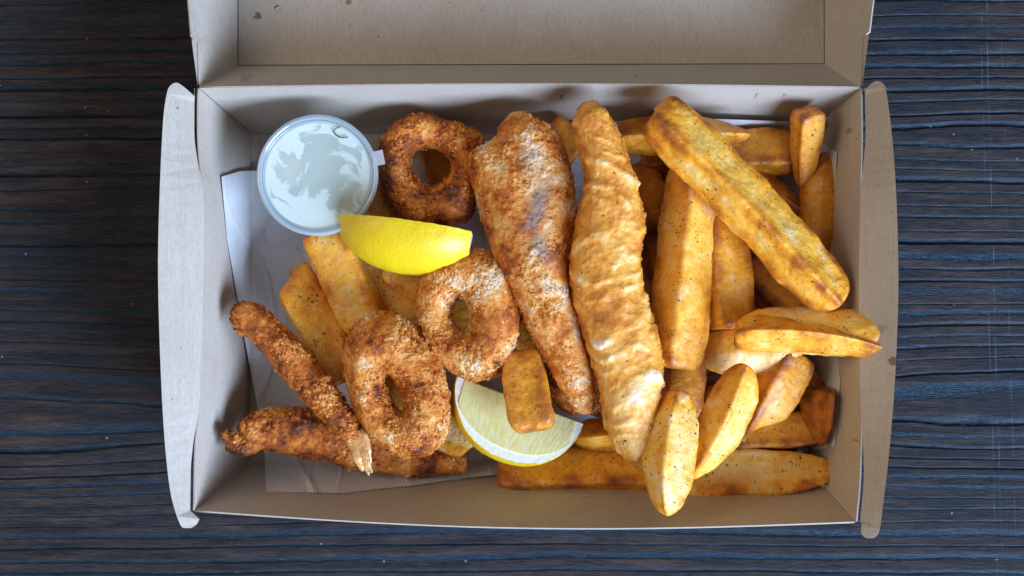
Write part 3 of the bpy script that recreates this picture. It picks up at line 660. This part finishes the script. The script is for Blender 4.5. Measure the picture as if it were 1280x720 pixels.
# left side
fry('speckled wedge next to the upper crumbed prawn on the paper', (364, 347, 2.0), (432, 478, 2.0), 54, 'sq', 12, 8, 6, tone=.24, season=150, edge=.5, sh=(.35, 0))
fry('smooth golden wedge below the sauce cup, running under the lower left ring', (405, 285, 2.6), (462, 412, 2.4), 56, 'sq', -14, 8, 6, tone=.28, season=8, edge=.6)
fry('slim wedge in shadow under the upper lemon wedge, left of the middle ring', (448, 305, 1.8), (528, 420, 1.7), 50, 'sq', 10, 5, 6, tone=.30, season=30)
fry('small flat wedge peeping out between the upper lemon wedge and the middle ring', (478, 336, 2.5), (545, 368, 2.4), 34, 'slab', 0, 3, 5, tone=.26, season=12)
fry('wedge end seen beside the sauce cup under the upper lemon tip', (458, 235, 1.8), (490, 275, 1.6), 34, 'sq', 10, tone=.30, season=4)
fry('wedge seen through the hole of the upper ring', (536, 168, .8), (562, 250, .8), 40, 'sq', 12, tone=.42, season=6)
fry('short wedge end under the lower left ring, beside the cut lemon', (530, 530, 1.6), (596, 556, 1.9), 48, 'slab', 12, 6, 5, tone=.16, season=12, sh=(0, -.4))
fry('orange wedge lying on the cut lemon with its rounded end downwards', (653, 438, 4.3), (666, 539, 5.2), 54, 'slab', -8, 4, 4.2, tap=(.85, 1.04), tone=.36, season=40, edge=.6, nv=70)
fry('wedge corner between the crumbed fish and the top of the battered fish', (680, 165, 2.0), (722, 196, 2.0), 50, 'sq', 0, tone=.42)
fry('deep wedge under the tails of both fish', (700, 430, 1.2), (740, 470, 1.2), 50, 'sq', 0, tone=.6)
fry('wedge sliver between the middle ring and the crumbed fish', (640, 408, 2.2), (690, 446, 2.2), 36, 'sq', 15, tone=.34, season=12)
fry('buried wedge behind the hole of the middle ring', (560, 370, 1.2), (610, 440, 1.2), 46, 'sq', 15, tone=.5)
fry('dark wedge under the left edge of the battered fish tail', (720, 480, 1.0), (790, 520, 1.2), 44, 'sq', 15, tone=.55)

# ------------------------------------------------------------------ calamari rings
RG = 'crumbed calamari rings'
G, c = ring([(606, 200), (602, 166), (560, 148), (525, 141), (492, 152), (473, 185), (472, 225), (485, 262), (515, 280), (550, 285), (585, 276), (602, 240)],
            [(566, 205), (562, 195), (550, 186), (538, 183), (524, 184), (512, 190), (509, 202), (513, 216), (524, 228), (541, 236), (556, 232), (565, 220)], 3.0, .95)
crumbed('calamari_ring', 'darker crumbed ring behind, between the sauce cup and the crumbed fish', 'calamari ring', RG, G, c, M_CRUMB, .60, 2600, .045, .9, True, seed=1, ragged=.05)
G, c = ring([(648, 370), (630, 330), (595, 306), (560, 308), (532, 330), (519, 365), (521, 405), (538, 443), (568, 470), (602, 479), (634, 462), (650, 420)],
            [(590, 392), (588, 380), (582, 372), (574, 369), (566, 372), (562, 382), (562, 394), (566, 405), (573, 415), (582, 420), (588, 412), (591, 402)], 4.0, 1.05, tilt=(.003, 0))
crumbed('calamari_ring', 'pale crumbed ring in the middle with a small dark hole', 'calamari ring', RG, G, c, M_CRUMB, .40, 5200, .038, .80, True, seed=2, shard_t=-.15, ragged=.05)
G, c = ring([(544, 440), (514, 403), (485, 388), (450, 395), (430, 425), (429, 465), (440, 510), (462, 546), (498, 570), (535, 572), (560, 545), (564, 490)],
            [(502, 486), (492, 472), (484, 466), (479, 468), (478, 478), (480, 490), (486, 500), (492, 510), (500, 518), (507, 518), (509, 508), (506, 497)], 4.1, 1.05)
crumbed('calamari_ring', 'golden crumbed ring lowest of the three, resting on the prawn tails', 'calamari ring', RG, G, c, M_CRUMB, .45, 5400, .038, .80, True, seed=3, ragged=.07)

# ------------------------------------------------------------------ prawns
def prawn_tail(root, a, b, w):
    A, B = at(*a), at(*b); T = (B - A); L = np.linalg.norm(T); T /= L; Sd = np.cross(T, [0, 0, 1]); Sd /= np.linalg.norm(Sd)
    for k, (o, l, tw) in enumerate(((-.85, .80, .0), (-.30, .97, .25), (.25, 1.0, .1), (.75, .86, .3))):
        nu, nv = 24, 14; t = np.linspace(0, 1, nu); wd = w * ln(a[2]) * (.15 + .035 * np.sin(t * math.pi)) * (1 - .7 * t ** 4); wd[0] *= .6; wd[-1] *= .2
        ctr = A + T * (t * L * l)[:, None] + Sd * (o * w * ln(a[2]) * (.30 - .10 * t + .05 * np.sin(t * 5 + k)))[:, None] + np.array([0, 0, 1.]) * (.12 * np.sin(t * 3) + tw * .4)[:, None]
        th = np.linspace(0, 2 * math.pi, nv, endpoint=False)
        Gt = ctr[:, None, :] + (wd[:, None] * np.cos(th)[None])[..., None] * Sd + (wd[:, None] * .45 * np.sin(th)[None])[..., None] * np.array([0, 0, 1.])
        Gt = Gt + (.02 * fbm(Gt.reshape(-1, 3) + k, 4, 2)).reshape(nu, nv, 1)
        tube_obj('tail_fin', Gt, M_TAIL, root, {'brown': np.zeros(nu * nv)})
G, c = strip([(283, 538, 3.6, 14, .25), (292, 552, 3.4, 26, .40), (308, 556, 3.0, 34, .5), (322, 540, 2.6, 54, .75), (355, 538, 2.3, 62, .95), (405, 545, 2.1, 64, 1.0), (455, 557, 2.0, 64, .9), (505, 572, 1.9, 48, .7), (548, 580, 1.8, 32, .5), (584, 578, 1.8, 20, .3)], 280, 120)
crumbed('crumbed_prawn', 'lower dark crumbed prawn lying level along the paper, its knobbly end against the left wall', 'crumbed prawn', 'crumbed prawns', G, c, M_CRUMB, .60, 2600, .045, 1.0, seed=5, ragged=.10)
G, c = strip([(298, 379, 3.4, 22, .35), (306, 391, 3.4, 42, .65), (330, 412, 3.4, 46, .8), (362, 446, 3.5, 48, .85), (395, 485, 3.6, 45, .8), (422, 518, 3.8, 40, .7), (438, 541, 3.9, 34, .6), (445, 553, 4.0, 26, .45)], 260, 120)
p = crumbed('crumbed_prawn', 'upper crumbed prawn slanting down the paper with its bare tail over the lower one', 'crumbed prawn', 'crumbed prawns', G, c, M_CRUMB, .55, 2200, .045, .9, seed=6, ragged=.05)
prawn_tail(p, (441, 540, 4.2), (464, 594, 4.1), 36)

# ------------------------------------------------------------------ fish
def skinfn(V, Q):
    px = 640 + V[:, 0] * CF / (CH - V[:, 2]); py = 360 - V[:, 1] * CF / (CH - V[:, 2])
    mid = 668 + (py - 215) * .09 + 5 * np.sin(py * .06); m = np.exp(-((px - mid) / 13) ** 2) * sstep(py, 178, 205) * (1 - sstep(py, 300, 355))
    return np.clip(m * (.75 + .9 * fbm(Q, 1.3, 2)), 0, 1)
G, c = body([(688, 428, 722, 428, 1.8, .5), (678, 450, 740, 445, 2.2, .7), (682, 480, 748, 470, 2.4, .8), (694, 506, 752, 498, 2.4, .7), (712, 520, 750, 516, 2.3, .4)], 150, 110)
crumbed('crumbed_fish_piece', 'reddish brown crumbed fish end lying under the tail of the crumbed fish fillet', 'crumbed fish', None, G, c, M_CRUMB, .52, 900, .04, .7, seed=9)
G, c = body([(634, 141, 662, 137, 4.0, .30), (622, 158, 686, 156, 4.1, .65), (616, 174, 702, 170, 4.0, .85), (582, 197, 710, 190, 4.0, 1.0), (586, 225, 718, 218, 4.0, 1.15), (599, 265, 722, 262, 4.1, 1.2), (609, 305, 718, 303, 4.3, 1.15), (627, 350, 714, 345, 4.4, 1.1),
                (652, 398, 722, 390, 4.4, 1.0), (674, 440, 734, 432, 4.3, .95), (694, 480, 743, 472, 4.2, .85), (712, 508, 746, 500, 4.0, .6), (724, 519, 742, 516, 3.9, .3)], 330, 190, expo=2.0)
crumbed('crumbed_fish_fillet', 'crumbed fish fillet with a grey skin streak, left of the smooth battered fish', 'crumbed fish', None, G, c, M_CRUMB, .34, 4800, .034, .75, seed=10, skin=skinfn, ragged=.05)
def battered():
    st = [(721, 130, 748, 122, 5.3, .35), (716, 148, 766, 145, 5.2, .75), (719, 185, 784, 182, 5.0, .95), (728, 228, 798, 228, 4.9, 1.05), (716, 280, 809, 280, 4.8, 1.15), (709, 335, 804, 332, 4.8, 1.2),
          (716, 385, 814, 380, 4.8, 1.2), (731, 435, 829, 430, 4.8, 1.2), (745, 485, 831, 482, 4.8, 1.15), (753, 530, 827, 530, 4.8, 1.0), (772, 565, 822, 565, 4.7, .75), (795, 590, 817, 588, 4.6, .35)]
    G, c = body(st, 420, 200, expo=2.4, inset=.11); nu, nv = G.shape[:2]; N, aw = surf_of(G); N = N * np.sign((N * (G - c).reshape(-1, 3)).sum(1))[:, None]
    V = G.reshape(-1, 3); q = V + 31.7
    wv = 1.3 * fbm(q, .45, 2) - .16 * np.abs(V[:, 0] - c.reshape(-1, 3)[:, 0].repeat(nv)) ** 2
    ph = (V[:, 1] * 1.15 + wv) ; rip = 1 - np.abs(((ph * 1.0) % 1) - .5) * 2; rip2 = sstep(rip, .25, .95) * np.clip(.55 + 1.3 * fbm(q, 1.0, 2), 0, 1.3)
    f1, idc, e = worley(q, 2.6); blis = (idc > .6) * np.clip(1 - f1 / .5, 0, 1)
    f2, idd, e2 = worley(q + 5, 5.5); d = .07 * rip2 + .07 * fbm(q, .9, 2) + .04 * blis + .016 * (idd > .5) * np.clip(1 - f2 / .5, 0, 1) - .012 * np.abs(fbm(q, 3.4, 3)) + .02 * fbm(q, 5, 2) + .006 * fbm(q, 15, 2)
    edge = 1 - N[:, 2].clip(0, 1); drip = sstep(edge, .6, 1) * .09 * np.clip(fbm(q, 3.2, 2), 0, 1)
    V2 = V + N * (d + drip)[:, None]
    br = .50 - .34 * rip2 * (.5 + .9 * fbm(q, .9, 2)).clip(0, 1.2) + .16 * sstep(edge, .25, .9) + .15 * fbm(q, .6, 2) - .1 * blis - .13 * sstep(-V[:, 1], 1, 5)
    org = np.array([*V2[:, :2].mean(0), V2[:, 2].min()])
    root = empty('battered_fish_fillet', org, 'long smooth battered fish fillet lying front to back across the middle of the box', 'battered fish')
    tube_obj('batter', V2.reshape(nu, nv, 3), M_BATTER, root, {'brown': br})
    rng = np.random.default_rng(3); i = scatter(V2, N, aw * sstep(edge, .35, .8) + 1e-6, 170, rng, .0); a, f = shards(V2[i], N[i], .03 + .07 * rng.random(len(i)) ** 2, rng, .6, 1.4)
    o = mesh_obj('batter_drip', a, [f], M_BATTER, root, {'brown': np.repeat(br[i], 6)}); o['kind'] = 'stuff'
    i = scatter(V2, N, aw, 26, rng, .4); a, f = shards(V2[i] + N[i] * .01, N[i], .015 + .03 * rng.random(len(i)) ** 2, rng, .3, 1.5)
    o = mesh_obj('seasoning', a, [f], M_HERB, root, smooth=False); o['kind'] = 'stuff'
battered()

# ------------------------------------------------------------------ lemon wedges
def lemon(label, a, b, Rm, roll, W, smax=1., seed=0):
    """a,b: px ends of the core line; rind spans `W` degrees from the first cut face; roll sets where that face looks"""
    A, B = at(*a), at(*b); T = B - A; L = np.linalg.norm(T) / 2; T /= 2 * L; c0 = (A + B) / 2
    Sd = np.cross(T, [0, 0, 1]); Sd /= np.linalg.norm(Sd); U = np.cross(Sd, T)
    def pt(s, rfrac, phi):
        prof = (1 - np.abs(s) ** 2.3).clip(0) ** .58
        rr = Rm * prof * rfrac; p = R(roll) + phi
        return c0 + (s * L)[..., None] * T + (rr * np.cos(p))[..., None] * Sd + (rr * np.sin(p))[..., None] * U
    org = np.array([c0[0], c0[1], c0[2] - Rm * .8]); root = empty('lemon_wedge', org, label, 'lemon wedge', 'lemon wedges')
    ns, nph = 70, 40; s = np.linspace(-1, smax, ns)[:, None] * np.ones((1, nph)); ph = np.linspace(0, -R(W), nph)[None, :] * np.ones((ns, 1))
    G = pt(s, np.ones_like(s), ph); G = G + .015 * fbm(G.reshape(-1, 3) + seed, 2.5, 2).reshape(ns, nph, 1)
    sheet('rind', G, .05, M_RIND, root, nrm=(c0 + (s * L)[..., None] * T - G) / np.maximum(np.linalg.norm(c0 + (s * L)[..., None] * T - G, axis=2, keepdims=True), 1e-6), down=tuple(-(pt(np.array(0.), np.array(1.), np.array(-R(W) / 2)) - c0)))
    if smax < 1:
        rf = np.linspace(.01, .99, 12)[:, None] * np.ones((1, 30)); pq = np.linspace(0, -R(W), 30)[None, :] * np.ones((12, 1))
        sheet('cut_end', pt(np.full(rf.shape, smax - .004), rf, pq), .03, M_PITH, root, down=tuple(-T))
    for side_, phi in ((0, 0.), (1, -R(W))):
        nr = 60
        s = np.linspace(-.985, min(.985, smax), 90)[:, None] * np.ones((1, nr))
        # pith: band between pulp edge and rind
        def face(f0, f1, inset, bulge, nm, mat, s_=s, attrs=False):
            f = np.linspace(0, 1, nr)[None, :] * (f1 - f0) + f0 * np.ones((90, 1)) if not callable(f0) else None
            Gf = pt(s_, f, np.full(s_.shape, phi))
            nrm = np.cross(T, Gf[45, -1] - c0); nrm = nrm / np.linalg.norm(nrm) * (1 if side_ == 0 else -1)
            if nrm @ (pt(np.array(0.), np.array(1.), np.array(-R(W) / 2)) - c0) > 0: nrm = -nrm
            fb = .6 * perlin(np.stack([(s_ * 21 + f * 3 * np.sign(s_)).ravel(), (f * 5).ravel(), np.full(s_.size, seed + 3.)], 1)).reshape(s_.shape)
            Gf = Gf + (inset + bulge * fb)[..., None] * nrm
            at_ = {'fibre': (.5 + .9 * fb).clip(0, 1).ravel()} if attrs else None
            return sheet(nm, Gf, .04, mat, root, down=tuple(-nrm), attrs=at_)
        face(.82, .985, .0 * s, .006, 'pith', M_PITH)
        sp = s * .88
        prof = (1 - np.abs(sp) ** 2.3).clip(0) ** .58
        face(.02, .825, .03 * np.ones_like(s), .035, 'pulp', M_PULP, sp, True)
        # white end caps of pith past the pulp
        face(.0, .81, -.006 * np.ones_like(s), .0, 'membrane', M_PITH)
    return root
lemon('lemon wedge skin side up, yellow rind only, between the sauce cup and the middle ring', (421, 271, 4.0), (610, 297, 4.2), 1.76, 96, 95, smax=.80, seed=1)
lemon('lemon wedge showing its juicy cut face, in the middle near the front wall', (571, 470, 4.0), (730, 530, 3.0), 2.40, 23, 78, seed=2)

# ------------------------------------------------------------------ sauce cup
def lathe(name, prof, cx, cy, mat, parent, nseg=96):
    prof = np.array(prof, float); th = np.linspace(0, 2 * math.pi, nseg, endpoint=False)
    G = np.stack([cx + prof[:, 0:1] * np.cos(th), cy + prof[:, 0:1] * np.sin(th), np.repeat(prof[:, 1:2], nseg, 1)], 2)
    n = len(prof); F = grid_faces(n, nseg, True); V = G.reshape(-1, 3); FF = [F]
    for row in (0, n - 1):
        if prof[row, 0] < 1e-3: continue
    return mesh_obj(name, V, FF, mat, parent)
zc = 4.55; cc = at(397, 219, zc); rr = 76 * ln(zc); cx, cy = cc[0], cc[1]
cup = empty('sauce_cup', (cx, cy, zF + 1.5), 'small round clear plastic sauce cup with a fogged snap-on lid', 'sauce cup')
M_FILM = mat_lid_film(cx - .05, cy + .05); M_RIM = mat_plastic('clear_plastic_rim', .42, (.62, .76, .86)); M_CUP = mat_plastic('clear_plastic_cup', .22, (.60, .70, .78))
M_TAB = mat_plastic('clear_plastic_tab', .55, (.72, .72, .78))
def leanx(o): return o
lathe('cup_wall', [(rr * .70, 1.7), (rr * .72, 1.66), (rr * .97, zc - .12), (rr * .93, zc - .12), (rr * .69, 1.75), (.001, 1.75), (.001, 1.66), (rr * .70, 1.66)], cx - .10, cy - .05, M_CUP, cup)
lidp = lathe('lid', [(.0005, zc - .02), (rr * .84, zc - .02), (rr * .875, zc + .0), (rr * .885, zc - .05), (rr * .90, zc - .05), (rr * .90, zc - .10), (rr * .86, zc - .10), (rr * .84, zc - .06), (.0005, zc - .06)], cx, cy, M_FILM, cup)
lidp['_o'] = cup['_o']
def tor(name, r, w, h, z, mat, parent, nseg=128, ns=14):
    t = np.linspace(0, 2 * math.pi, ns, endpoint=False); th = np.linspace(0, 2 * math.pi, nseg, endpoint=False)
    rad = r + w * np.cos(t); zz = z + h * np.sin(t)
    G = np.stack([cx + rad[None] * np.cos(th)[:, None], cy + rad[None] * np.sin(th)[:, None], np.broadcast_to(zz[None], (nseg, ns))], 2)
    return mesh_obj(name, G.reshape(-1, 3), [grid_faces(nseg, ns, True, True)], mat, parent)
tor('lid_rim', rr * .955, rr * .045, .12, zc, M_RIM, cup); tor('lid_bead', rr * .895, rr * .012, .05, zc + .01, M_RIM, cup)
a = at(466, 199, zc + .02); tabp = [at(465, 190, zc), at(478, 187, zc + .04), at(481.5, 205, zc + .05), at(468, 208, zc)]
poly_sheet('lid_tab', tabp, .05, M_TAB, cup)
def sauce():
    n, m = 40, 90; rad = np.linspace(.001, rr * .855, n); th = np.linspace(0, 2 * math.pi, m, endpoint=False)
    G = np.stack([cx - .06 + rad[:, None] * np.cos(th), cy - .03 + rad[:, None] * np.sin(th), np.full((n, m), zc - .30)], 2)
    G[..., 2] += .10 * fbm(G.reshape(-1, 3), 1.1, 3).reshape(n, m)
    b = G.copy(); b[..., 2] = 1.85; b[..., :2] = (b[..., :2] - [cx - .1, cy - .05]) * .74 + [cx - .1, cy - .05]
    V = np.vstack([G.reshape(-1, 3), b.reshape(-1, 3)]); f = grid_faces(n, m, True); k = np.arange(m); k2 = (k + 1) % m; N = n * m
    side_ = np.stack([(n - 1) * m + k, (n - 1) * m + k2, N + (n - 1) * m + k2, N + (n - 1) * m + k], 1)
    root = empty('tartare_sauce', (cx, cy, 1.85), 'creamy white sauce with green herb bits filling the round plastic cup', 'sauce')
    mesh_obj('cream', V, [f, f[:, ::-1] + N, side_], M_SAUCE, root)
    pts = spline([at(417, 163, zc + .035), at(420, 169, zc + .04), at(427, 172, zc + .04), at(435, 171, zc + .035)], 12)
    for q in (pts, spline([at(417, 163, zc + .04), at(421, 160, zc + .04), at(426, 158, zc + .035)], 8)):
        t = np.gradient(q, axis=0); t /= np.linalg.norm(t, axis=1)[:, None]; sd = np.cross(t, [0, 0, 1]); an = np.linspace(0, 2 * math.pi, 6, endpoint=False)
        Gh = q[:, None, :] + .022 * (np.cos(an)[None, :, None] * sd[:, None, :] + .6 * np.sin(an)[None, :, None] * np.array([0, 0, 1.]))
        tube_obj('herb_strand', Gh, M_GREEN, root, {'x': np.zeros(len(q) * 6)})
sauce()

# ------------------------------------------------------------------ green herbs and fallen bits
def herb(label, px, py, z, r, n, seed, mat=M_GREEN, cat='herb', name='chopped_herb', spread=1.):
    rng = np.random.default_rng(seed); c0 = at(px, py, z); p = c0 + rng.normal(size=(n, 3)) * [r * spread, r * spread * .5, r * .2]
    nrm = np.tile([0., 0., 1.], (n, 1)) + rng.normal(size=(n, 3)) * .4; nrm /= np.linalg.norm(nrm, axis=1)[:, None]
    V, F = shards(p, nrm, r * (.5 + .5 * rng.random(n)), rng, .35, 1.5); o = mesh_obj(name, V, [F], mat, smooth=False); return tag(o, label, cat, kind=None)
herb('bit of green herb on the potato in the hole of the upper ring', 563, 230, 2.2, .09, 9, 1)
herb('green herb bit on the bottom edge of the middle ring', 624, 456, 5.05, .06, 7, 2)
herb('green herb bit on the lower part of the battered fish', 775, 552, 5.85, .055, 5, 3)
herb('small green herb sprig near the right edge of the crumbed fish, low down', 832, 532, 5.7, .04, 4, 4)
# burnt crumbs lying on the board
for k, (px, py, z, r, lab) in enumerate([(347, 10, 1.95, .06, 'pale golden crumb on the open lid near the top edge'), (1058, 543, 2.9, .05, 'burnt crumb on the right wall beside the orange wedge end'), (683, 615, .9, .05, 'dark crumb at the front wall under the browned wedge')]):
    herb(lab, px, py, z, r, 5, 20 + k, M_CRUMB if k == 0 else M_SPICE, 'crumb', 'fallen_crumb', .6)

def spill():
    rng = np.random.default_rng(77); n = 150
    px = np.concatenate([rng.uniform(625, 1040, 70), rng.uniform(345, 600, 45), rng.uniform(300, 420, 35)])
    py = np.concatenate([rng.normal(618, 5, 70), rng.normal(596, 7, 45), rng.uniform(240, 380, 35)])
    z = np.clip((py - 577) / 84, 0, 1) * 4.9 + zF + .12; z[115:] = .62; z[70:115] += .20
    P = np.stack([at(a, b, c) for a, b, c in zip(px, py, z)]); N = np.tile([0, -.3, .95], (n, 1)).astype(float)
    V, F = shards(P, N, .012 + .035 * rng.random(n) ** 3, rng, .5, 1.3)
    o = mesh_obj('crumbs', V, [F], M_CRUMB, attrs={'brown': np.repeat(rng.uniform(.3, .8, n), 6), 'skin': np.zeros(n * 6)}, smooth=False)
    tag(o, 'tiny fried crumbs scattered on the paper and the front wall of the box', 'crumbs', kind='stuff')
spill()
